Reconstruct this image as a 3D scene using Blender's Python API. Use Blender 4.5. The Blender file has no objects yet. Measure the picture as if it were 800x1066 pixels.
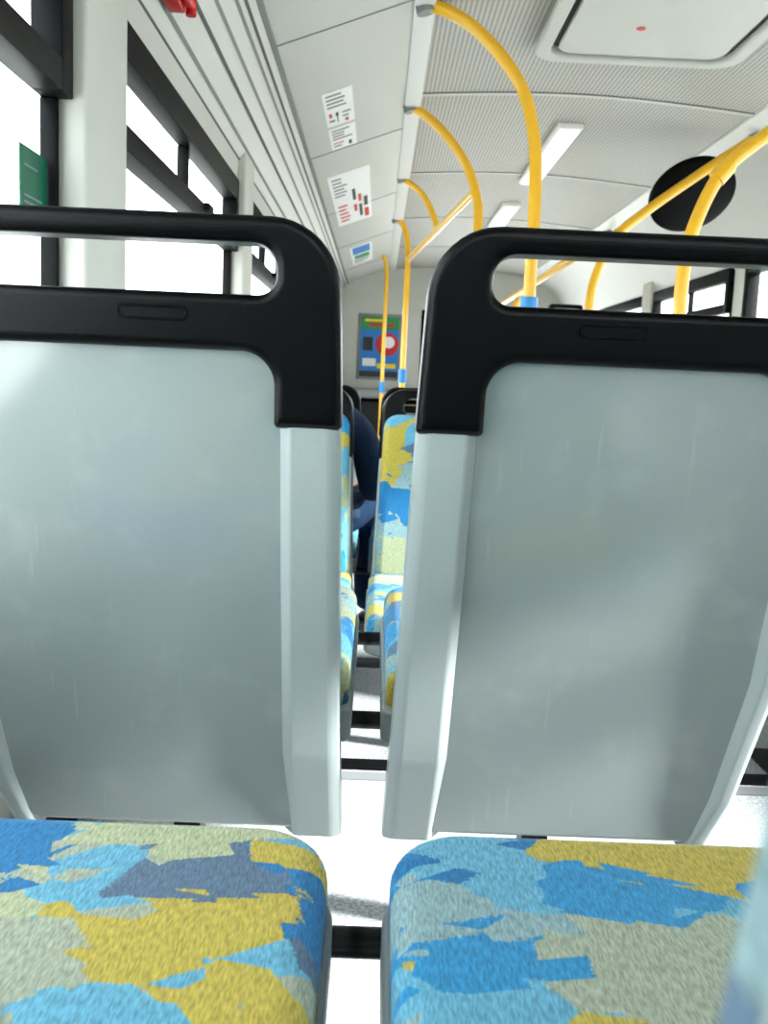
import bpy, bmesh, math, random
from mathutils import Vector, Matrix
random.seed(3)
scene = bpy.context.scene
COL = scene.collection
try:
    scene.view_settings.view_transform = 'Standard'
    scene.view_settings.exposure = 0.6
    scene.view_settings.look = 'Medium High Contrast'
except Exception as e:
    print(e)

# ---------------------------------------------------------------- materials
def mat(name, color, rough=0.5, metal=0.0, coat=0.0, var=0.0, vscale=20, bump=0.0, bscale=200, emis=None, es=0, spec=.5):
    m = bpy.data.materials.new(name); m.use_nodes = True
    nt = m.node_tree; b = nt.nodes['Principled BSDF']
    b.inputs['Base Color'].default_value = (*color, 1)
    b.inputs['Roughness'].default_value = rough
    b.inputs['Metallic'].default_value = metal
    b.inputs['Coat Weight'].default_value = coat
    b.inputs['Coat Roughness'].default_value = 0.10
    b.inputs['Specular IOR Level'].default_value = spec
    if emis:
        b.inputs['Emission Color'].default_value = (*emis, 1)
        b.inputs['Emission Strength'].default_value = es
    tc = nt.nodes.new('ShaderNodeTexCoord')
    n = nt.nodes.new('ShaderNodeTexNoise'); n.inputs['Scale'].default_value = vscale; n.inputs['Detail'].default_value = 6
    nt.links.new(tc.outputs['Object'], n.inputs['Vector'])
    mx = nt.nodes.new('ShaderNodeMix'); mx.data_type = 'RGBA'
    mx.inputs[6].default_value = (*[c * (1 - var) for c in color], 1)
    mx.inputs[7].default_value = (*[min(1, c * (1 + var)) for c in color], 1)
    nt.links.new(n.outputs['Fac'], mx.inputs[0])
    nt.links.new(mx.outputs[2], b.inputs['Base Color'])
    if bump:
        n2 = nt.nodes.new('ShaderNodeTexNoise'); n2.inputs['Scale'].default_value = bscale
        nt.links.new(tc.outputs['Object'], n2.inputs['Vector'])
        bp = nt.nodes.new('ShaderNodeBump'); bp.inputs['Strength'].default_value = bump; bp.inputs['Distance'].default_value = 0.002
        nt.links.new(n2.outputs['Fac'], bp.inputs['Height']); nt.links.new(bp.outputs[0], b.inputs['Normal'])
    return m

M_shell = mat('shell_plastic', (.345, .395, .395), .18, coat=1.0, var=.12, vscale=3.5, bump=.12, bscale=5, spec=.8)
def scuffs(m):
    nt = m.node_tree; N = nt.nodes.new; L = nt.links.new; b = nt.nodes['Principled BSDF']
    src = b.inputs['Base Color'].links[0].from_socket
    tc = nt.nodes['Texture Coordinate']
    mp = N('ShaderNodeMapping'); mp.inputs['Rotation'].default_value = (0, .5, 0); mp.inputs['Scale'].default_value = (90, 30, 7)
    L(tc.outputs['Object'], mp.inputs['Vector'])
    n = N('ShaderNodeTexNoise'); n.inputs['Scale'].default_value = 1; n.inputs['Detail'].default_value = 5; L(mp.outputs[0], n.inputs['Vector'])
    r = N('ShaderNodeValToRGB'); r.color_ramp.elements[0].position = .66; r.color_ramp.elements[1].position = .74
    L(n.outputs['Fac'], r.inputs[0])
    sm = N('ShaderNodeTexNoise'); sm.inputs['Scale'].default_value = 14; sm.inputs['Detail'].default_value = 8; L(tc.outputs['Object'], sm.inputs['Vector'])
    r2 = N('ShaderNodeValToRGB'); r2.color_ramp.elements[0].position = .55; r2.color_ramp.elements[1].position = .75
    L(sm.outputs['Fac'], r2.inputs[0])
    ad = N('ShaderNodeMath'); ad.operation = 'MAXIMUM'; L(r.outputs[0], ad.inputs[0]); L(r2.outputs[0], ad.inputs[1])
    sc = N('ShaderNodeMath'); sc.operation = 'MULTIPLY'; sc.inputs[1].default_value = .16; L(ad.outputs[0], sc.inputs[0])
    mx = N('ShaderNodeMix'); mx.data_type = 'RGBA'; L(sc.outputs[0], mx.inputs[0]); L(src, mx.inputs[6]); mx.inputs[7].default_value = (.62, .64, .62, 1)
    L(mx.outputs[2], b.inputs['Base Color'])
scuffs(M_shell)
M_flange = mat('flange_plastic', (.43, .485, .49), .33, coat=.3, var=.04, vscale=6, bump=.15, bscale=500)
M_black = mat('black_plastic', (.0025, .003, .004), .34, var=.2, vscale=60, bump=.2, bscale=700, spec=.28)
M_blackgloss = mat('black_gloss', (.003, .003, .004), .25, spec=.28)
M_mirrorback = mat('mirror_back_black', (.004, .004, .005), .6, spec=.12, var=.4, vscale=40)
M_rubber = mat('rubber_black', (.004, .004, .005), .55, spec=.2)
M_yellow = mat('yellow_paint', (.84, .47, .025), .28, coat=.4, var=.05)
M_blue = mat('blue_fitting', (.03, .25, .6), .35)
M_wall = mat('wall_laminate', (.56, .56, .52), .5, var=.04, vscale=8)
M_cove = mat('cove_panel', (.55, .54, .51), .42, var=.03, vscale=4, bump=.1, bscale=400)
M_white = mat('white_trim', (.78, .77, .75), .4)
M_seam = mat('seam_dark', (.08, .08, .08), .6)
M_groove = mat('seam_grey', (.22, .22, .22), .6)
M_tray = mat('seat_tray', (.30, .33, .34), .45)
M_steel = mat('frame_black_steel', (.012, .013, .015), .4, metal=.3)
M_lamp = mat('lamp_diffuser', (.9, .9, .9), .4, emis=(1, .98, .95), es=.5)
M_red = mat('red_plastic', (.55, .01, .015), .35)
M_green = mat('green_sticker', (.0, .13, .075), .4)
M_gray = mat('gray_plastic', (.25, .26, .27), .45)
M_concrete = mat('outside_concrete', (.6, .6, .58), .9, var=.1, vscale=2)
M_denim = mat('denim', (.012, .035, .085), .85, var=.6, vscale=60, bump=.5, bscale=500)
M_jeans = mat('jeans', (.010, .030, .070), .85, var=.6, vscale=50, bump=.5, bscale=500, spec=.2)
M_skin = mat('skin', (.55, .30, .2), .5, var=.05)
M_hair = mat('hair', (.03, .018, .01), .5, var=.4, vscale=80, bump=.6, bscale=120)
M_shoe = mat('shoe_leather', (.02, .018, .016), .4)

def floor_mat():
    m = mat('floor_vinyl', (.55, .56, .58), .35, var=.05)
    nt = m.node_tree; b = nt.nodes['Principled BSDF']
    tc = nt.nodes['Texture Coordinate']
    v = nt.nodes.new('ShaderNodeTexNoise'); v.inputs['Scale'].default_value = 160; v.inputs['Detail'].default_value = 2
    nt.links.new(tc.outputs['Object'], v.inputs['Vector'])
    r = nt.nodes.new('ShaderNodeValToRGB'); e = r.color_ramp.elements
    e[0].position = .4; e[0].color = (.38, .40, .43, 1); e[1].position = .6; e[1].color = (.68, .69, .70, 1)
    nt.links.new(v.outputs['Fac'], r.inputs[0]); nt.links.new(r.outputs[0], b.inputs['Base Color'])
    return m
M_floor = floor_mat()

def fabric_mat():
    m = bpy.data.materials.new('seat_moquette'); m.use_nodes = True
    nt = m.node_tree; N = nt.nodes.new; L = nt.links.new
    b = nt.nodes['Principled BSDF']; b.inputs['Roughness'].default_value = .9
    b.inputs['Sheen Weight'].default_value = .12
    tc = N('ShaderNodeTexCoord'); oi = N('ShaderNodeObjectInfo')
    sc = N('ShaderNodeVectorMath'); sc.operation = 'SCALE'; sc.inputs[0].default_value = (7.3, 3.1, 5.7)
    L(oi.outputs['Random'], sc.inputs['Scale'])
    ad = N('ShaderNodeVectorMath'); ad.operation = 'ADD'
    L(tc.outputs['Object'], ad.inputs[0]); L(sc.outputs[0], ad.inputs[1])
    mp = N('ShaderNodeMapping'); mp.inputs['Rotation'].default_value = (0.2, 0.15, .75); mp.inputs['Scale'].default_value = (.95, 1.5, 1.2)
    L(ad.outputs[0], mp.inputs['Vector'])
    v1 = N('ShaderNodeTexVoronoi'); v1.inputs['Scale'].default_value = 21
    L(mp.outputs[0], v1.inputs['Vector'])
    s1 = N('ShaderNodeVectorMath'); s1.operation = 'SUBTRACT'; s1.inputs[1].default_value = (.5, .5, .5)
    L(v1.outputs['Color'], s1.inputs[0])
    s2 = N('ShaderNodeVectorMath'); s2.operation = 'SCALE'; s2.inputs['Scale'].default_value = .05
    L(s1.outputs[0], s2.inputs[0])
    a2 = N('ShaderNodeVectorMath'); a2.operation = 'ADD'; L(mp.outputs[0], a2.inputs[0]); L(s2.outputs[0], a2.inputs[1])
    n0 = N('ShaderNodeTexNoise'); n0.inputs['Scale'].default_value = 420; L(tc.outputs['Object'], n0.inputs['Vector'])
    s3 = N('ShaderNodeVectorMath'); s3.operation = 'SCALE'; s3.inputs['Scale'].default_value = .009; L(n0.outputs['Color'], s3.inputs[0])
    a3 = N('ShaderNodeVectorMath'); a3.operation = 'ADD'; L(a2.outputs[0], a3.inputs[0]); L(s3.outputs[0], a3.inputs[1])
    v2 = N('ShaderNodeTexVoronoi'); v2.inputs['Scale'].default_value = 9.5; L(a3.outputs[0], v2.inputs['Vector'])
    sp = N('ShaderNodeSeparateColor'); L(v2.outputs['Color'], sp.inputs[0])
    r = N('ShaderNodeValToRGB'); r.color_ramp.interpolation = 'CONSTANT'
    cols = [(0, (.33, .37, .29)), (.14, (.018, .17, .37)), (.29, (.13, .36, .50)), (.46, (.44, .36, .07)),
            (.63, (.24, .36, .38)), (.74, (.03, .25, .48)), (.85, (.10, .16, .24)), (.90, (.38, .42, .27))]
    e = r.color_ramp.elements
    e[0].position = 0; e[0].color = (*cols[0][1], 1); e[1].position = cols[1][0]; e[1].color = (*cols[1][1], 1)
    for p, c in cols[2:]:
        x = e.new(p); x.color = (*c, 1)
    L(sp.outputs[0], r.inputs[0])
    n1 = N('ShaderNodeTexNoise'); n1.inputs['Scale'].default_value = 1.0; n1.inputs['Detail'].default_value = 3
    mp2 = N('ShaderNodeMapping'); mp2.inputs['Scale'].default_value = (700, 110, 260); L(tc.outputs['Object'], mp2.inputs['Vector']); L(mp2.outputs[0], n1.inputs['Vector'])
    rr = N('ShaderNodeMapRange'); rr.inputs[1].default_value = .3; rr.inputs[2].default_value = .7; rr.inputs[3].default_value = .66; rr.inputs[4].default_value = 1.34
    L(n1.outputs['Fac'], rr.inputs[0])
    mu = N('ShaderNodeVectorMath'); mu.operation = 'SCALE'; L(r.outputs[0], mu.inputs[0]); L(rr.outputs[0], mu.inputs['Scale'])
    L(mu.outputs[0], b.inputs['Base Color'])
    bp = N('ShaderNodeBump'); bp.inputs['Strength'].default_value = .3; bp.inputs['Distance'].default_value = .001
    L(n1.outputs['Fac'], bp.inputs['Height']); L(bp.outputs[0], b.inputs['Normal'])
    return m
M_fabric = fabric_mat()

def ceil_mat():
    m = bpy.data.materials.new('perforated_ceiling'); m.use_nodes = True
    nt = m.node_tree; N = nt.nodes.new; L = nt.links.new
    b = nt.nodes['Principled BSDF']; b.inputs['Roughness'].default_value = .5
    tc = N('ShaderNodeTexCoord')
    ws = []
    for ax in 'XY':
        w = N('ShaderNodeTexWave'); w.bands_direction = ax; w.inputs['Scale'].default_value = 19; L(tc.outputs['Object'], w.inputs['Vector']); ws.append(w)
    mu = N('ShaderNodeMath'); mu.operation = 'MULTIPLY'; L(ws[0].outputs['Fac'], mu.inputs[0]); L(ws[1].outputs['Fac'], mu.inputs[1])
    r = N('ShaderNodeValToRGB'); e = r.color_ramp.elements
    e[0].position = .3; e[0].color = (.50, .475, .44, 1); e[1].position = .6; e[1].color = (.13, .12, .12, 1)
    L(mu.outputs[0], r.inputs[0]); L(r.outputs[0], b.inputs['Base Color'])
    return m
M_ceil = ceil_mat()

def glass_mat():
    m = bpy.data.materials.new('window_glass'); m.use_nodes = True
    nt = m.node_tree; nt.nodes.clear(); N = nt.nodes.new
    o = N('ShaderNodeOutputMaterial'); t = N('ShaderNodeBsdfTransparent'); g = N('ShaderNodeBsdfGlossy'); x = N('ShaderNodeMixShader')
    t.inputs[0].default_value = (.95, .98, .98, 1); g.inputs['Roughness'].default_value = .02; x.inputs[0].default_value = .05
    nt.links.new(t.outputs[0], x.inputs[1]); nt.links.new(g.outputs[0], x.inputs[2]); nt.links.new(x.outputs[0], o.inputs[0])
    return m
M_glass = glass_mat()

# ---------------------------------------------------------------- helpers
def empty(name, loc=(0, 0, 0), rz=0):
    o = bpy.data.objects.new(name, None); o.empty_display_size = .1
    o.location = loc; o.rotation_euler = (0, 0, rz); COL.objects.link(o); return o

def finish(me, smooth=True, ang=40):
    bm = bmesh.new(); bm.from_mesh(me); bmesh.ops.remove_doubles(bm, verts=bm.verts, dist=1e-6)
    bmesh.ops.recalc_face_normals(bm, faces=bm.faces); bm.to_mesh(me); bm.free()
    if smooth:
        me.shade_smooth(); me.set_sharp_from_angle(angle=math.radians(ang))
    me.update()

def obj(name, me, m=None, parent=None, wn=True, loc=None):
    o = bpy.data.objects.new(name, me); COL.objects.link(o)
    if m and not me.materials: me.materials.append(m)
    if parent: o.parent = parent
    if loc: o.location = loc
    if wn:
        w = o.modifiers.new('wn', 'WEIGHTED_NORMAL'); w.keep_sharp = True
    return o

def bake(o):
    dg = bpy.context.evaluated_depsgraph_get(); dg.update()
    me = bpy.data.meshes.new_from_object(o.evaluated_get(dg)); return me

def rpoly(pts, seg=8):
    out = []; n = len(pts)
    for i in range(n):
        p = Vector(pts[i][:2]); r = pts[i][2]
        a = Vector(pts[i - 1][:2]); c = Vector(pts[(i + 1) % n][:2])
        if r <= 0: out.append(tuple(p)); continue
        u = (a - p).normalized(); v = (c - p).normalized()
        ang = u.angle(v); d = r / math.tan(ang / 2)
        s = p + u * d; e = p + v * d
        cen = p + (u + v).normalized() * (r / math.sin(ang / 2))
        a0 = math.atan2(s.y - cen.y, s.x - cen.x); a1 = math.atan2(e.y - cen.y, e.x - cen.x)
        da = a1 - a0
        while da > math.pi: da -= 2 * math.pi
        while da < -math.pi: da += 2 * math.pi
        for k in range(seg + 1):
            t = a0 + da * k / seg
            out.append((cen.x + r * math.cos(t), cen.y + r * math.sin(t)))
    return out

def fill2d(loops, depth, bevel, res=3, fn=None):
    cu = bpy.data.curves.new('tmp', 'CURVE'); cu.dimensions = '2D'; cu.fill_mode = 'BOTH'
    for lp in loops:
        s = cu.splines.new('POLY'); s.points.add(len(lp) - 1)
        for i, p in enumerate(lp): s.points[i].co = (p[0], p[1], 0, 1)
        s.use_cyclic_u = True
    cu.extrude = max(depth / 2 - bevel, 0); cu.bevel_depth = bevel; cu.bevel_resolution = res; cu.offset = -bevel
    o = bpy.data.objects.new('tmp', cu); COL.objects.link(o)
    me = bake(o); bpy.data.objects.remove(o)
    if fn:
        for v in me.vertices: v.co = fn(*v.co)
    me.materials.clear()
    finish(me); return me

def boxes(lst, bevel=0):
    bm = bmesh.new()
    for (x0, x1, y0, y1, z0, z1) in lst:
        vs = [bm.verts.new(p) for p in [(x0, y0, z0), (x1, y0, z0), (x1, y1, z0), (x0, y1, z0), (x0, y0, z1), (x1, y0, z1), (x1, y1, z1), (x0, y1, z1)]]
        for f in [(0, 3, 2, 1), (4, 5, 6, 7), (0, 1, 5, 4), (1, 2, 6, 5), (2, 3, 7, 6), (3, 0, 4, 7)]:
            bm.faces.new([vs[i] for i in f])
    if bevel: bmesh.ops.bevel(bm, geom=bm.edges[:], offset=bevel, segments=2, affect='EDGES', profile=.5)
    me = bpy.data.meshes.new('box'); bmesh.ops.recalc_face_normals(bm, faces=bm.faces); bm.to_mesh(me); bm.free()
    me.shade_smooth(); me.set_sharp_from_angle(angle=math.radians(50))
    return me

def loft(sections, bevel=.005, side=1):
    bm = bmesh.new(); rows = []
    for z, pts in sections: rows.append([bm.verts.new((side * x, y, z)) for x, y in pts])
    n = len(rows[0])
    for a, b in zip(rows, rows[1:]):
        for i in range(n): bm.faces.new([a[i], a[(i + 1) % n], b[(i + 1) % n], b[i]])
    bm.faces.new(rows[0]); bm.faces.new(rows[-1])
    bmesh.ops.recalc_face_normals(bm, faces=bm.faces)
    if bevel:
        ed = [e for e in bm.edges if e.calc_face_angle(0) > .05]
        bmesh.ops.bevel(bm, geom=ed, offset=bevel, segments=3, affect='EDGES', profile=.5)
    me = bpy.data.meshes.new('loft'); bm.to_mesh(me); bm.free(); finish(me, ang=35); return me

def smooth_path(pts, k=8):
    pts = [Vector(p) for p in pts]
    if len(pts) < 3: return pts
    P = [pts[0] * 2 - pts[1]] + pts + [pts[-1] * 2 - pts[-2]]; out = []
    for i in range(1, len(P) - 2):
        a, b, c, d = P[i - 1:i + 3]
        t0 = 0; t1 = (b - a).length ** .5; t2 = t1 + (c - b).length ** .5; t3 = t2 + (d - c).length ** .5
        for j in range(k):
            t = t1 + (t2 - t1) * j / k
            A1 = a * ((t1 - t) / (t1 - t0)) + b * ((t - t0) / (t1 - t0))
            A2 = b * ((t2 - t) / (t2 - t1)) + c * ((t - t1) / (t2 - t1))
            A3 = c * ((t3 - t) / (t3 - t2)) + d * ((t - t2) / (t3 - t2))
            B1 = A1 * ((t2 - t) / (t2 - t0)) + A2 * ((t - t0) / (t2 - t0))
            B2 = A2 * ((t3 - t) / (t3 - t1)) + A3 * ((t - t1) / (t3 - t1))
            out.append(B1 * ((t2 - t) / (t2 - t1)) + B2 * ((t - t1) / (t2 - t1)))
    out.append(pts[-1]); return out

def tubes(paths, r=.018, smooth=True):
    cu = bpy.data.curves.new('tmp', 'CURVE'); cu.dimensions = '3D'; cu.bevel_depth = r; cu.bevel_resolution = 4; cu.use_fill_caps = True
    for pts in paths:
        q = smooth_path(pts) if smooth else [Vector(p) for p in pts]
        s = cu.splines.new('POLY'); s.points.add(len(q) - 1)
        for i, p in enumerate(q): s.points[i].co = (*p, 1)
    o = bpy.data.objects.new('tmp', cu); COL.objects.link(o); me = bake(o); bpy.data.objects.remove(o)
    me.materials.clear(); finish(me, ang=60); return me

def disc_mesh(r, h, seg=40, dome=0.0, rings=6):
    bm = bmesh.new(); prev = None
    prof = [(r, 0), (r, h * .6)] + [(r * math.cos(a), h * .6 + (h * .4 + dome) * math.sin(a)) for a in [math.pi / 2 * i / rings for i in range(1, rings)]]
    for rr, z in prof:
        row = [bm.verts.new((rr * math.cos(2 * math.pi * i / seg), rr * math.sin(2 * math.pi * i / seg), z)) for i in range(seg)]
        if prev:
            for i in range(seg): bm.faces.new([prev[i], prev[(i + 1) % seg], row[(i + 1) % seg], row[i]])
        else: bm.faces.new(row[::-1])
        prev = row
    bm.faces.new(prev)
    me = bpy.data.meshes.new('disc'); bm.to_mesh(me); bm.free(); finish(me); return me

# ---------------------------------------------------------------- SEATS
ZB = .285
REC = .205
def rear(z): return -REC * (z - ZB)
def seat_meshes(side):
    def bk(d0, thick):
        def f(a, b, c): return (side * a, rear(b) + d0 + thick / 2 + c, b)
        return f
    M = {}
    shell = rpoly([(.05, .275, .004), (.425, .275, .03), (.474, .49, .08), (.478, .90, .01), (.06, .90, .01)])
    M['back_shell'] = (fill2d([shell], .02, .004, 2, bk(.016, .02)), M_shell)
    def sec(z, x0, x1, d):
        y = rear(z) + d
        return (z, [(x0, y + .006), (x0 + .012, y), (x1 - .014, y), (x1, y + .022), (x1, y + .05), (x0, y + .06)])
    M['side_flange_inner'] = (loft([sec(.263, .026, .100, .014), sec(.385, .0305, .105, 0), sec(.60, .037, .109, 0), sec(.793, .042, .111, 0)], .004, side), M_flange)
    def sec2(z, x0, x1, d):
        y = rear(z) + d
        return (z, [(x0, y + .020), (x0 + .010, y), (x1 - .006, y), (x1, y + .006), (x1, y + .06), (x0, y + .05)])
    M['side_flange_outer'] = (loft([sec2(.263, .405, .438, .012), sec2(.34, .43, .462, .004), sec2(.50, .455, .488, 0), sec2(.793, .462, .498, 0)], .004, side), M_flange)
    outer = rpoly([(.0395, .786, .006), (.047, 1.000, .072), (.496, 1.000, .072), (.501, .786, .006), (.437, .786, .006), (.434, .866, .036), (.112, .866, .036), (.113, .786, .006)], 10)
    hole = rpoly([(.110, .923, .020), (.112, .974, .024), (.434, .974, .024), (.436, .923, .020)], 8)
    M['grab_handle'] = (fill2d([outer, hole[::-1]], .052, .011, 4, bk(-.006, .052)), M_black)
    badge = rpoly([(.20, .893, .007), (.20, .909, .007), (.275, .909, .007), (.275, .893, .007)], 5)
    badge2 = rpoly([(.204, .8965, .004), (.204, .9055, .004), (.271, .9055, .004), (.271, .8965, .004)], 5)
    M['handle_badge'] = (fill2d([badge, badge2], .0016, .0006, 2, bk(-.0066, .0016)), M_blackgloss)
    pad = rpoly([(.040, .44, .03), (.052, .925, .045), (.475, .925, .045), (.472, .44, .03)], 8)
    M['back_pad'] = (fill2d([pad], .062, .024, 5, bk(.036, .062)), M_fabric)
    def hz(z0, th):
        return lambda a, b, c: (side * a, b, z0 + th / 2 + c)
    cu = rpoly([(.0245, .075, .02), (.0245, .626, .062), (.462, .626, .062), (.462, .075, .02)], 10)
    M['seat_cushion'] = (fill2d([cu], .075, .026, 6, hz(.395, .075)), M_fabric)
    tr = rpoly([(.0195, .055, .02), (.0195, .629, .066), (.467, .629, .066), (.467, .055, .02)], 10)
    M['seat_tray'] = (fill2d([tr], .044, .005, 2, hz(.374, .044)), M_tray)
    def T(paths, r, sm=False):
        me = tubes([[(side * x, y, z) for x, y, z in p] for p in paths], r, sm); return me
    M['frame_tubes'] = (T([[(-.005, .625, .360), (.46, .625, .360)], [(-.005, .20, .355), (.46, .20, .355)],
                           [(.10, .08, .355), (.10, .625, .360)], [(.40, .08, .355), (.40, .625, .360)],
                           [(.10, .08, .355), (.10, .05, .42), (.10, -.02, .70)], [(.40, .08, .355), (.40, .05, .42), (.40, -.02, .70)]], .013), M_steel)
    M['pedestal_leg'] = (boxes([(side * .26 - .02, side * .26 + .02, .22, .27, .012, .35), (side * .26 - .06, side * .26 + .06, .16, .34, .0, .014)], .003), M_steel)
    return M
SM = {1: seat_meshes(1), -1: seat_meshes(-1)}

def seat(cx, y, z, side, flip=False, dc=0):
    e = empty('passenger_seat', (cx, y, z), math.pi if flip else 0)
    s = -side if flip else side
    for k, (me, m) in SM[s].items():
        o = obj(k, me, m, e)
        if k in ('seat_cushion', 'seat_tray', 'frame_tubes'): o.location.y = dc
def pair(cx, y, z, flip=False, dc=0):
    seat(cx, y, z, -1, flip, dc); seat(cx, y, z, 1, flip, dc)

CX = .002
pair(.001, .135, 0, dc=.012); pair(CX, 1.137, 0)
LOW = -.18
pair(-.03, 2.83, LOW, True); pair(-.03, 3.15, LOW); pair(-.03, 4.3, LOW)
RX = 1.43
pair(RX, -.60, 0); pair(RX, .35, 0); pair(RX, 2.83, LOW, True); pair(RX, 3.15, LOW); pair(RX, 6.0, LOW)

# ---------------------------------------------------------------- BUS SHELL
C = .84
YB, YF = -1.6, 10.2
XL, XR = -.56, 1.97
obj('floor', boxes([(XL, XR, YB, 2.05, -.2, 0)]), M_floor, wn=False)
obj('floor_lower', boxes([(XL, XR, 2.05, YF, -.24, LOW)]), M_floor, wn=False)
obj('trim_1', boxes([(XL, XR, 2.0, 2.056, -.03, .004), (XL, XR, 2.05, 2.058, -.18, -.03)], .001), M_rubber, wn=False)
obj('trim_2', boxes([(XL, XR, 1.945, 1.985, 0, .003)]), M_gray, wn=False)

def side_wall(name, x0, x1, opens, zs, zh):
    L = [(x0, x1, YB, YF, -.3, zs), (x0, x1, YB, YF, zh, zh + .25)]
    ys = [YB] + [v for o in opens for v in o] + [YF]
    for i in range(0, len(ys), 2): L.append((x0, x1, ys[i], ys[i + 1], zs, zh))
    return obj(name, boxes(L), M_wall, wn=False)
SILL = .56; HEAD = 1.516
LW = [(-1.35, -.1), (.15, 1.67), (1.95, 3.55), (3.8, 5.3), (5.55, 7.0), (7.25, 8.7)]
RW = [(-1.2, -.35), (.44, 2.55), (2.75, 3.95), (5.5, 7.0), (7.25, 8.7)]  # wide rear gap: unseen blank wall, added to keep sun off the near cushions
side_wall('wall_left', XL - .02, XL, LW, SILL, HEAD)
side_wall('wall_right', XR, XR + .02, sorted(RW + [(4.1, 5.3)]), SILL, HEAD + .03)
PL = []
for a, b in zip(LW, LW[1:]): PL.append((XL - .001, XL + .055, a[1] + .01, b[0] - .01, SILL - .1, HEAD + .12))
obj('trim_3', boxes(PL, .008), M_wall, wn=False)
PR = [(XR - .05, XR + .001, a[1] + .01, b[0] - .01, SILL - .1, HEAD + .12) for a, b in zip(RW, RW[1:]) if b[0] - a[1] < .4]
obj('trim_4', boxes(PR, .008), M_wall, wn=False)
obj('baseboard_left', boxes([(XL, XL + .03, YB, 2.05, 0, .12), (XL, XL + .03, 2.05, YF, LOW, LOW + .12)], .004), M_rubber, wn=False)
obj('baseboard_right', boxes([(XR - .03, XR, YB, 2.05, 0, .12), (XR - .03, XR, 2.05, 4.0, LOW, LOW + .12)], .004), M_rubber, wn=False)
wi = 1
def window(y0, y1, x, inward, zs, zh, vent=True):
    global wi
    e = empty('window_%d' % wi, (x, (y0 + y1) / 2, zs)); wi += 1
    h = (y1 - y0) / 2; H = zh - zs; a, b = sorted((-inward * .018, inward * .012)); f = .05; g = .06; q = .010
    t = H - .235
    c0, c1 = sorted((-inward * .018, inward * .034))
    fr = [(a, b, -h, h, 0, f), (c0, c1, -h, h, H - g, H + .012), (a, b, -h, -h + q, f, t), (a, b, h - q, h, f, t),
          (c0, c1, -h, -h + f, t, H - g), (c0, c1, h - f, h + .005, t, H - g),
          (c0, c1, -h + f, h - f, t, t + .05), (a, b, -.012, .012, t + .05, H - g)]
    fr += [(min(0, inward * .05), max(0, inward * .05), .12, .2, t + .03, t + .05)]
    obj('frame', boxes(fr, .003), M_rubber, e, wn=False)
    gx = -inward * .010
    obj('glass', boxes([(gx - .002, gx + .002, -h + .005, h - .005, .02, H - .02)]), M_glass, e, wn=False)
    return e
for a, b in LW: window(a, b, XL, 1, SILL, HEAD)
for a, b in RW: window(a, b, XR, -1, SILL, HEAD + .03)
e = empty('emergency_exit_sticker', (XL - .006, 1.60, 1.13))
obj('sticker_sheet', boxes([(0, .002, -.065, .055, -.045, .050)]), M_green, e, wn=False)
obj('sticker_text', boxes([(.002, .003, -.05, .04, -.036, -.033), (.002, .003, -.05, .03, -.026, -.023), (.002, .003, -.05, .01, .02, .023)]), M_gray, e, wn=False)
d = empty('door_1', (XR, 4.7, LOW))
obj('door_frame', boxes([(-.02, .05, -.6, -.55, 0, 1.73), (-.02, .05, .55, .6, 0, 1.73), (-.02, .05, -.6, .6, 1.68, 1.73), (-.02, .05, -.03, .03, 0, 1.68), (-.02, .05, -.55, .55, 0, .09)], .005), M_rubber, d, wn=False)
obj('door_glass', boxes([(.01, .015, -.55, .55, .09, 1.68)]), M_glass, d, wn=False)
obj('wall_rear', boxes([(XL, XR, YB - .06, YB, -.3, 1.0), (XL, XR, YB - .06, YB, 1.7, 2.1), (XL, -.1, YB - .06, YB, 1, 1.7), (1.5, XR, YB - .06, YB, 1, 1.7)]), M_wall, wn=False)
obj('wall_front', boxes([(XL, .42, YF, YF + .06, -.3, 2.1), (.42, XR, YF, YF + .06, -.3, .55), (.42, XR, YF, YF + .06, 1.6, 2.1)]), M_wall, wn=False)
e = empty('window_%d' % wi, (1.195, YF + .02, .55)); wi += 1
obj('frame', boxes([(-.775, .775, -.03, .02, 0, .05), (-.775, .775, -.03, .02, 1.0, 1.05), (-.775, -.73, -.03, .02, .05, 1.0), (.73, .775, -.03, .02, .05, 1.0), (-.02, .02, -.03, .02, .05, 1)], .003), M_rubber, e, wn=False)
obj('glass', boxes([(-.75, .75, 0, .004, .03, 1.02)]), M_glass, e, wn=False)

def sheet(name, prof, m, th=.02, y0=YB, y1=YF, sharp=25):
    bm = bmesh.new(); n = len(prof)
    lo = [bm.verts.new((x, y0, z)) for x, z in prof]; hi = [bm.verts.new((x, y1, z)) for x, z in prof]
    up = [bm.verts.new((x, y0, z + th)) for x, z in prof]; uh = [bm.verts.new((x, y1, z + th)) for x, z in prof]
    for i in range(n - 1):
        bm.faces.new([lo[i], lo[i + 1], hi[i + 1], hi[i]]); bm.faces.new([up[i], uh[i], uh[i + 1], up[i + 1]])
        bm.faces.new([lo[i], up[i], up[i + 1], lo[i + 1]]); bm.faces.new([hi[i], hi[i + 1], uh[i + 1], uh[i]])
    bm.faces.new([lo[0], hi[0], uh[0], up[0]]); bm.faces.new([lo[-1], up[-1], uh[-1], hi[-1]])
    bmesh.ops.recalc_face_normals(bm, faces=bm.faces)
    me = bpy.data.meshes.new(name); bm.to_mesh(me); bm.free(); me.shade_smooth(); me.set_sharp_from_angle(angle=math.radians(sharp))
    return obj(name, me, m, wn=False)
P1, P2 = (-.36, C + 1.0), (.07, C + 1.16)
sheet('trim_5', [(-.56, C + .675), (-.535, C + .70), (-.53, C + .76), (-.46, C + .85), (-.36, C + 1.0)], M_cove, .02, sharp=12)
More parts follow.
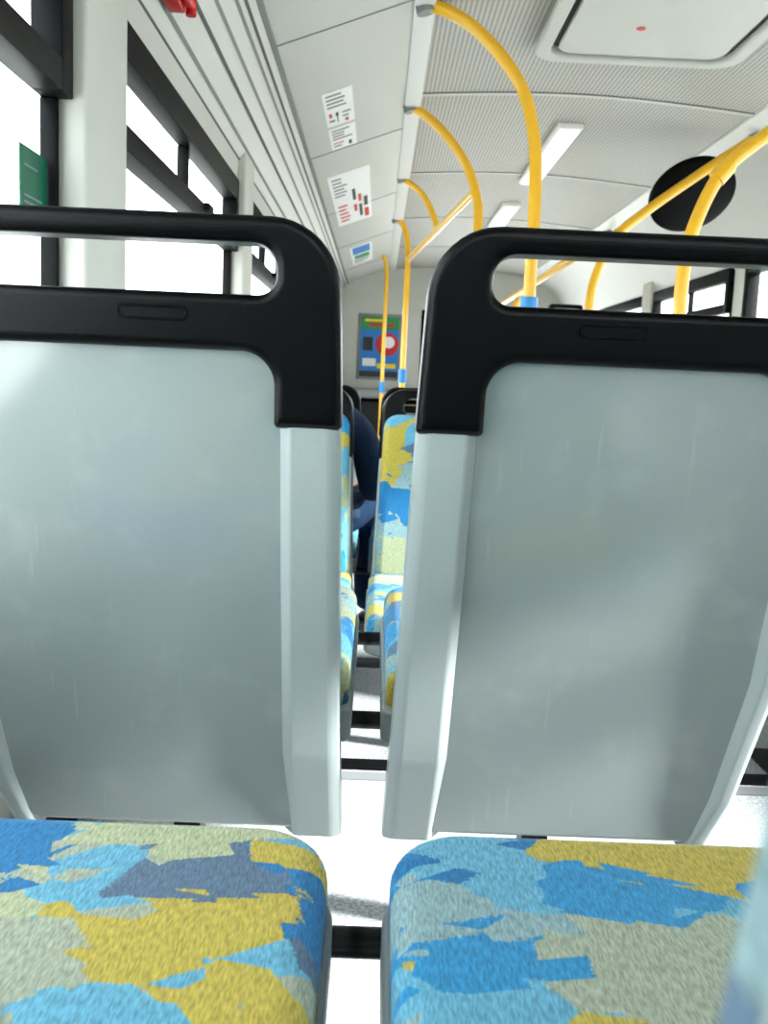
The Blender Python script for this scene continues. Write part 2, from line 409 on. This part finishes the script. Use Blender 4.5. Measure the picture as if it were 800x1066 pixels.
for j, (gx, gz) in enumerate([(-.53, .76), (-.503, .795), (-.46, .85), (-.43, .895), (-.40, .94), (-.385, .9625)]):
    sheet('trim_%d' % (50 + j), [(gx - .003, C + gz - .006), (gx + .003, C + gz + .002)], M_seam if j in (0, 2, 5) else M_groove, .006)
sheet('ceiling_panel_left', [P1, P2], M_cove, .02)
sheet('trim_6', [(P1[0] - .008, P1[1] - .014), (P1[0] + .006, P1[1] - .006)], M_groove, .014)
sheet('trim_7', [(.062, C + 1.152), (.075, C + 1.148), (.125, C + 1.152), (.13, C + 1.165)], M_white, .02)
cp = []
for i in range(15):
    t = i / 14; cp.append((.12 + (1.50 - .12) * t, C + 1.17 + .035 * math.sin(math.pi * t) - .02 * t))
sheet('ceiling', cp, M_ceil, .02)
sheet('trim_8', [(1.49, C + 1.14), (1.50, C + 1.145), (1.60, C + 1.10), (1.61, C + 1.09)], M_white, .02)
sheet('ceiling_panel_right', [(1.60, C + 1.10), (1.80, C + .98), (1.90, C + .85), (1.97, C + .70)], M_cove, .02)
for j, Y in enumerate([1.1, 2.6, 4.1, 5.6, 7.1, 8.6]):
    sheet('trim_%d' % (9 + j), [(x, z - .004) for x, z in cp], M_cove, .006, Y, Y + .03)
    sheet('trim_%d' % (60 + j), [(x, z - .0045) for x, z in cp], M_groove, .006, Y - .004, Y)
def onpanel(t, off=.002):
    dx, dz = P2[0] - P1[0], P2[1] - P1[1]; l = math.hypot(dx, dz)
    return (P1[0] + dx * t + dz / l * off, P1[1] + dz * t - dx / l * off)
for j, Y in enumerate([1.6, 3.1, 4.6, 6.1, 7.6, 9.1]):
    a, b = onpanel(0.0), onpanel(1.0)
    sheet('trim_%d' % (15 + j), [a, b], M_groove, .002, Y, Y + .006)

for y0, y1 in [(4.55, 5.75), (6.5, 7.7), (8.2, 9.2)]:
    e = empty('ceiling_lamp', (.82, (y0 + y1) / 2, C + 1.175)); h = (y1 - y0) / 2
    obj('housing', boxes([(-.06, .06, -h - .02, h + .02, -.003, .02)], .003), M_white, e, wn=False)
    obj('diffuser', boxes([(-.045, .045, -h, h, -.012, -.002)], .004), M_lamp, e, wn=False)
e = empty('roof_hatch', (.85, 3.12, C + 1.165))
def dn(z0, th): return lambda a, b, c: (a, b, z0 - th / 2 + c)
R0 = rpoly([(-.36, -.46, .10), (.36, -.46, .10), (.36, .46, .10), (-.36, .46, .10)])
R1 = rpoly([(-.31, -.41, .07), (.31, -.41, .07), (.31, .41, .07), (-.31, .41, .07)])
R2 = rpoly([(-.285, -.385, .06), (.285, -.385, .06), (.285, .385, .06), (-.285, .385, .06)])
obj('hatch_rim', fill2d([R0, R1[::-1]], .03, .01, 3, dn(.01, .03)), M_cove, e)
obj('hatch_panel', fill2d([R2], .02, .006, 3, dn(.008, .02)), M_cove, e)
obj('hatch_gap', fill2d([R1], .01, .001, 1, dn(.024, .01)), M_seam, e)
lab = disc_mesh(.014, .003); obj('hatch_label', lab, M_red, e, loc=(-.06, .12, -.015))

def colmat(n, c): return mat(n, c, .45)
M_pw = colmat('print_white', (.85, .85, .85)); M_pk = colmat('print_black', (.03, .03, .03)); M_pr = colmat('print_red', (.60, .03, .03)); M_pb = colmat('print_blue', (.03, .22, .6)); M_pg = colmat('print_green', (.03, .30, .10)); M_py = colmat('print_yellow', (.85, .65, .05)); M_pt = colmat('print_grey', (.22, .22, .22))
def patch(t0, t1, y0, y1, off, th=.0008):
    a, b, c, d_ = onpanel(t0, off), onpanel(t1, off), onpanel(t1, off + th), onpanel(t0, off + th)
    bm = bmesh.new(); v = [bm.verts.new((p[0], y, p[1])) for y in (y0, y1) for p in (a, b, c, d_)]
    for f in [(0, 1, 2, 3), (4, 7, 6, 5), (0, 4, 5, 1), (1, 5, 6, 2), (2, 6, 7, 3), (3, 7, 4, 0)]: bm.faces.new([v[i] for i in f])
    bmesh.ops.recalc_face_normals(bm, faces=bm.faces); me = bpy.data.meshes.new('p'); bm.to_mesh(me); bm.free(); return me
def sticker(name, t0, t1, y0, y1, base, items):
    e = empty(name, (0, 0, 0))
    obj('sheet', patch(t0, t1, y0, y1, .001), base, e, wn=False)
    for i, (a, b, c, d_, m) in enumerate(items):
        obj('print_%d' % (i + 1), patch(t0 + (t1 - t0) * a, t0 + (t1 - t0) * b, y0 + (y1 - y0) * c, y0 + (y1 - y0) * d_, .002 + .0001 * i), m, e, wn=False)
def lines(a, b, c, d_, n, m):
    out = []
    for i in range(n):
        y = c + (d_ - c) * i / n; out.append((a, a + (b - a) * random.uniform(.55, 1), y, y + (d_ - c) / n * .4, m))
    return out
sticker('safety_notice', .24, .50, 3.72, 4.18, M_pw, lines(.1, .9, .08, .5, 4, M_pt) + [(.12, .22, .6, .72, M_pr), (.1, .3, .8, .86, M_pt), (.35, .45, .6, .7, M_pk), (.38, .42, .7, .9, M_pk), (.58, .88, .62, .66, M_pt), (.58, .8, .74, .78, M_pt), (.66, .78, .84, .93, M_pr)])
sticker('safety_notice', .24, .50, 4.22, 4.58, M_pw, lines(.1, .9, .1, .6, 4, M_pt) + [(.1, .5, .68, .72, M_pr), (.1, .4, .8, .86, M_pt), (.68, .8, .72, .9, M_pk)])
sticker('advertising_banner', .12, .62, 5.1, 6.65, M_pw, lines(.08, .42, .06, .4, 6, M_pt) + lines(.1, .4, .55, .95, 5, M_pr) + [(.52, .60, .30, .50, M_pk), (.52, .60, .60, .74, M_pr), (.66, .74, .42, .56, M_pr), (.66, .74, .62, .88, M_pk), (.80, .90, .5, .68, M_pk), (.80, .92, .74, .93, M_pr)])
sticker('route_map', .2, .6, 7.8, 8.9, M_pw, [(.1, .9, .05, .4, M_pb), (.15, .85, .48, .66, M_pg)] + lines(.1, .9, .7, .95, 3, M_pt))

e = empty('emergency_hammer', (-.475, 2.20, C + .805))
obj('holder', boxes([(-.02, .015, -.05, .05, -.02, .02)], .004), M_red, e, wn=False)
obj('hammer_handle', tubes([[(.025, -.09, 0), (.025, .06, 0)]], .011, False), M_red, e)
obj('hammer_head', tubes([[(.025, .06, -.02), (.025, .06, .03)]], .012, False), M_red, e)

# ---------------------------------------------------------------- poles
def pole(paths, r, fit=None, mounts=()):
    e = empty('grab_pole')
    obj('tube', tubes(paths, r), M_yellow, e)
    for i, p in enumerate(mounts):
        obj('mount_%d' % (i + 1), tubes([[(p[0], p[1], p[2] + .015), (p[0] + .01, p[1], p[2] - .02)]], r * 1.5, False), M_gray, e)
    if fit:
        for i, (x, y, z0, z1) in enumerate(fit): obj('fitting_%d' % (i + 1), tubes([[(x, y, z0), (x, y, z1)]], r * 1.45, False), M_blue, e)
    return e
def lp(Y, pts, r=.020, zb=LOW, f=(.0, .10)):
    path = [(x, Y, C + z) for x, z in pts] ; xb = pts[-1][0]
    path += [(xb, Y, .6), (xb, Y, zb)]
    pole([path], r, [(xb, Y, C + f[0], C + f[1]), (xb, Y, zb, zb + .06)], [(pts[0][0] + .01, Y, C + 1.155)])
lp(3.15, [(.08, 1.165), (.175, 1.14), (.275, 1.08), (.405, .935), (.455, .79), (.470, .62), (.472, .4)], f=(.12, .29))
lp(4.25, [(.07, 1.165), (.14, 1.13), (.24, 1.05), (.34, .92), (.39, .78), (.40, .62)], .020)
pole([[(.07, 5.7, C + 1.165), (.2, 5.7, C + 1.08), (.29, 5.7, C + .92), (.30, 5.7, C + .86)]], .018, None, [(.08, 5.7, C + 1.155)])
lp(7.1, [(.06, 1.165), (.12, 1.13), (.16, 1.03), (.172, .88), (.172, .4)], .020, f=(.0, .1))
lp(8.9, [(-.02, 1.14), (.01, 1.10), (.03, 1.0), (.03, .4)], .018, f=(-.1, 0))
pole([[(.375, 4.25, C + .82), (.172, 7.1, C + .88)]], .018)
rp = [(.90, .35), (.915, .475), (.99, .657), (1.11, .768), (1.35, .95), (1.56, 1.10)]
def rpole(Y, f=(.04, .13)):
    path = [(.9, Y, LOW), (.9, Y, .6), (.9, Y, 1.0)] + [(x, Y, C + z) for x, z in rp]
    e = pole([path], .021, [(.9, Y, C + f[0], C + f[1])], [(1.555, Y, C + 1.1)])
    obj('clamp_body', tubes([[(.975, Y, C + .637), (1.01, Y, C + .68)]], .027, False), M_yellow, e)
rpole(2.95); rpole(4.25); rpole(6.9)
pole([[(.9, 4.25, C + .62), (.9, 8.6, C + .62)]], .018)
pole([[(1.80, 4.02, LOW), (1.80, 4.02, C + .97)]], .018, [(1.80, 4.02, C + .10, C + .22)])
pole([[(.9, 8.6, LOW), (.9, 8.6, C + 1.16)]], .018)

e = empty('observation_mirror', (1.38, 4.5, C + .905))
dm = disc_mesh(.195, .03, 48, .02)
o = obj('mirror_back', dm, M_mirrorback, e); o.rotation_euler = (math.radians(136), 0, math.radians(10))
o2 = obj('mirror_boss', disc_mesh(.045, .012, 24, .0), M_mirrorback, e); o2.rotation_euler = o.rotation_euler
nv = o.rotation_euler.to_matrix() @ Vector((0, 0, .038)); o2.location = nv
obj('bracket', tubes([[(0, .03, .02), (.08, .30, .06), (.16, .60, .215)]], .010), M_gray, e)

# ---------------------------------------------------------------- front bulkhead contents
e = empty('wall_poster', (-.01, YF - .005, C + .36))
W, H = .20, .31
def fp(x0, x1, z0, z1, k): return boxes([(x0, x1, -.004 - .002 * k, 0 - .002 * k, z0, z1)])
obj('poster_frame', boxes([(-W - .03, W + .03, -.004, .004, -H - .03, H + .03)], .002), M_gray, e, wn=False)
obj('poster_sheet', fp(-W, W, -H, H, 1), M_pb, e, wn=False)
obj('poster_header', fp(-W, W, H - .13, H, 2), M_pg, e, wn=False)
obj('poster_title', fp(-.16, .05, H - .05, H - .025, 3), M_py, e, wn=False)
obj('poster_subtitle', fp(-.12, .15, H - .1, H - .07, 3), M_pr, e, wn=False)
o = obj('poster_motif', disc_mesh(.12, .004, 32), M_pr, e); o.rotation_euler = (math.radians(90), 0, 0); o.location = (.08, -.008, .03)
o = obj('poster_face', disc_mesh(.06, .004, 32), M_pw, e); o.rotation_euler = (math.radians(90), 0, 0); o.location = (.1, -.013, .05)
o = obj('poster_dot', disc_mesh(.035, .004, 32), M_pk, e); o.rotation_euler = (math.radians(90), 0, 0); o.location = (.04, -.013, -.04)
obj('poster_text', fp(-.17, -.03, -.20, -.12, 3), M_pw, e, wn=False)
obj('poster_text_2', fp(-.17, -.07, -.04, .1, 3), M_pk, e, wn=False)
obj('poster_stripe', fp(-.02, .18, -.22, -.17, 3), M_py, e, wn=False)
obj('poster_footer', fp(-W, W, -H, -H + .06, 3), M_pk, e, wn=False)
e = empty('dashboard', (.2, 9.7, LOW))
obj('console', boxes([(-.7, 1.7, .1, .45, .0, .85)], .04), M_black, e, wn=False)
obj('console_top', boxes([(-.72, 1.72, .02, .45, .85, .95)], .03), M_gray, e, wn=False)
e = empty('ticket_machine', (1.35, 7.2, C + .50))
obj('machine_body', boxes([(-.12, .12, -.06, .06, -.1, .12)], .015), M_black, e, wn=False)
obj('machine_screen', boxes([(-.09, .09, -.066, -.058, -.02, .09)], .003), M_gray, e, wn=False)
obj('machine_post', tubes([[(0, 0, -.1), (0, 0, -(C + .50) + LOW)]], .02, False), M_yellow, e)

# ---------------------------------------------------------------- seated passenger in denim
def skin(name, verts, edges, radii, m, parent, sub=2, root=0):
    me = bpy.data.meshes.new(name); me.from_pydata(verts, edges, []); o = bpy.data.objects.new(name, me); COL.objects.link(o)
    s = o.modifiers.new('s', 'SKIN'); s.use_smooth_shade = True
    for i, r in enumerate(radii):
        rr = r if isinstance(r, tuple) else (r, r)
        me.skin_vertices[0].data[i].radius = rr; me.skin_vertices[0].data[i].use_root = (i == root)
    o.modifiers.new('sub', 'SUBSURF').levels = sub
    m2 = bake(o); bpy.data.objects.remove(o); m2.materials.clear(); m2.shade_smooth()
    return obj(name, m2, m, parent, wn=False)
pe = empty('seated_person_in_denim', (-.235, 3.17, LOW))
V = [(0, .16, .56), (0, .14, .66), (0, .12, .80), (0, .13, .90), (0, .15, .965), (0, .17, 1.03),
     (.09, .12, .895), (.19, .12, .85), (.235, .16, .64), (.22, .40, .64),
     (-.09, .12, .895), (-.19, .12, .85), (-.235, .16, .64), (-.18, .40, .64),
     (.10, .20, .54), (.215, .60, .55), (.225, .62, .30), (.225, .62, .10),
     (-.10, .20, .54), (-.13, .60, .55), (-.13, .62, .30), (-.13, .62, .10)]
E = [(0, 1), (1, 2), (2, 3), (3, 4), (4, 5), (3, 6), (6, 7), (7, 8), (8, 9), (3, 10), (10, 11), (11, 12), (12, 13), (0, 14), (14, 15), (15, 16), (16, 17), (0, 18), (18, 19), (19, 20), (20, 21)]
Rr = [(.15, .12), (.145, .11), (.15, .12), (.12, .09), .055, .052, .075, .060, .055, .036, .075, .060, .055, .036, .092, .072, .066, .052, .092, .072, .066, .052]
body = skin('body', V, E, Rr, M_denim, pe)
body.data.materials.append(M_jeans); body.data.materials.append(M_skin)
for p in body.data.polygons:
    c = p.center
    if c.z < .60 and (c.y > .24 or c.z < .55): p.material_index = 1
    if c.z > .985 and abs(c.x) < .08: p.material_index = 2
def ball(scale, loc, m, name, parent, seg=24, fn=None, cut=None):
    bm = bmesh.new(); bmesh.ops.create_uvsphere(bm, u_segments=seg, v_segments=seg * 2 // 3, radius=1)
    if cut: bmesh.ops.delete(bm, geom=[v for v in bm.verts if cut(v.co)], context='VERTS')
    for v in bm.verts:
        c = Vector((v.co.x * scale[0], v.co.y * scale[1], v.co.z * scale[2]))
        v.co = fn(c) if fn else c
    me = bpy.data.meshes.new(name); bm.to_mesh(me); bm.free(); me.shade_smooth()
    return obj(name, me, m, parent, wn=False, loc=loc)
def headf(c):
    if c.z < 0: c.x *= 1 + c.z * 2.6; c.y = c.y * (1 + c.z * 1.2) + .01 * (-c.z / .12)
    return c
hz_ = -.07
ball((.076, .095, .118), (0, .19, 1.20 + hz_), M_skin, 'head', pe, fn=headf)
ball((.084, .103, .112), (0, .178, 1.222 + hz_), M_hair, 'hair', pe, cut=lambda c: c.y > .35 and c.z < .45)
ball((.012, .02, .022), (0, .288, 1.19 + hz_), M_skin, 'nose', pe, 10)
ball((.026, .008, .007), (0, .272, 1.145 + hz_), M_pr, 'mouth', pe, 10)
for s in (1, -1):
    ball((.008, .02, .03), (s * .08, .18, 1.195 + hz_), M_skin, 'ear', pe, 10)
    ball((.013, .008, .009), (s * .03, .275, 1.215 + hz_), M_pw, 'eye', pe, 10)
    ball((.006, .004, .006), (s * .03, .283, 1.215 + hz_), M_pk, 'pupil', pe, 8)
    hx, hy, hz = (.22 if s > 0 else -.18), .40, .64
    HV = [(hx, hy, hz), (hx - s * .012, hy + .05, hz - .006), (hx - s * .02, hy + .09, hz - .008)]
    skin('hand_palm', HV, [(0, 1), (1, 2)], [(.028, .022), (.036, .018), (.036, .014)], M_skin, pe, 2)
    for i, ln in enumerate([.066, .074, .070, .055]):
        ox = (i - 1.5) * .019
        b0 = Vector((hx - s * .02 + ox, hy + .085, hz - .008))
        FV = [tuple(b0), tuple(b0 + Vector((0, ln * .5, -.003))), tuple(b0 + Vector((0, ln * .8, -.012))), tuple(b0 + Vector((0, ln, -.024)))]
        skin('finger_%d' % (i + 1), FV, [(0, 1), (1, 2), (2, 3)], [.009, .009, .008, .007], M_skin, pe, 1)
    b0 = Vector((hx - s * .035, hy + .045, hz - .006))
    skin('thumb', [tuple(b0), tuple(b0 + Vector((-s * .025, .03, -.01))), tuple(b0 + Vector((-s * .03, .06, -.02)))], [(0, 1), (1, 2)], [.012, .010, .008], M_skin, pe, 1)
    fx = .225 if s > 0 else -.13
    skin('shoe', [(fx, .60, .055), (fx, .70, .045), (fx, .81, .035)], [(0, 1), (1, 2)], [(.048, .05), (.046, .042), (.04, .032)], M_shoe, pe, 2)

# ---------------------------------------------------------------- outside + light
obj('ground_outside', boxes([(-60, 60, -60, 60, -1.0, -.9)]), M_concrete, wn=False)
w = bpy.data.worlds.new('sky'); scene.world = w; w.use_nodes = True
bg = w.node_tree.nodes['Background']; bg.inputs[0].default_value = (.95, .975, .99, 1); bg.inputs[1].default_value = 3.6
s = bpy.data.lights.new('sun', 'SUN'); s.energy = 10.5; s.angle = math.radians(4.5); s.color = (1, .97, .93)
so = bpy.data.objects.new('sun', s); COL.objects.link(so)
so.rotation_euler = Vector((1.97, -.50, 1.03)).to_track_quat('Z', 'Y').to_euler()

# ---------------------------------------------------------------- camera
cam = bpy.data.cameras.new('camera'); co = bpy.data.objects.new('camera', cam); COL.objects.link(co)
cam.sensor_fit = 'VERTICAL'; cam.sensor_height = 36; cam.sensor_width = 27; cam.lens = 36 * 1000 / 1066
cam.clip_start = .01; cam.clip_end = 200
cam.dof.use_dof = True; cam.dof.focus_distance = 1.2; cam.dof.aperture_fstop = 12
co.matrix_world = Matrix.Translation((0, 0, C)) @ Matrix.Rotation(math.radians(-.65), 4, 'Z') @ Matrix.Rotation(math.radians(90 - 7.7), 4, 'X') @ Matrix.Rotation(math.radians(2.5), 4, 'Z')
scene.camera = co
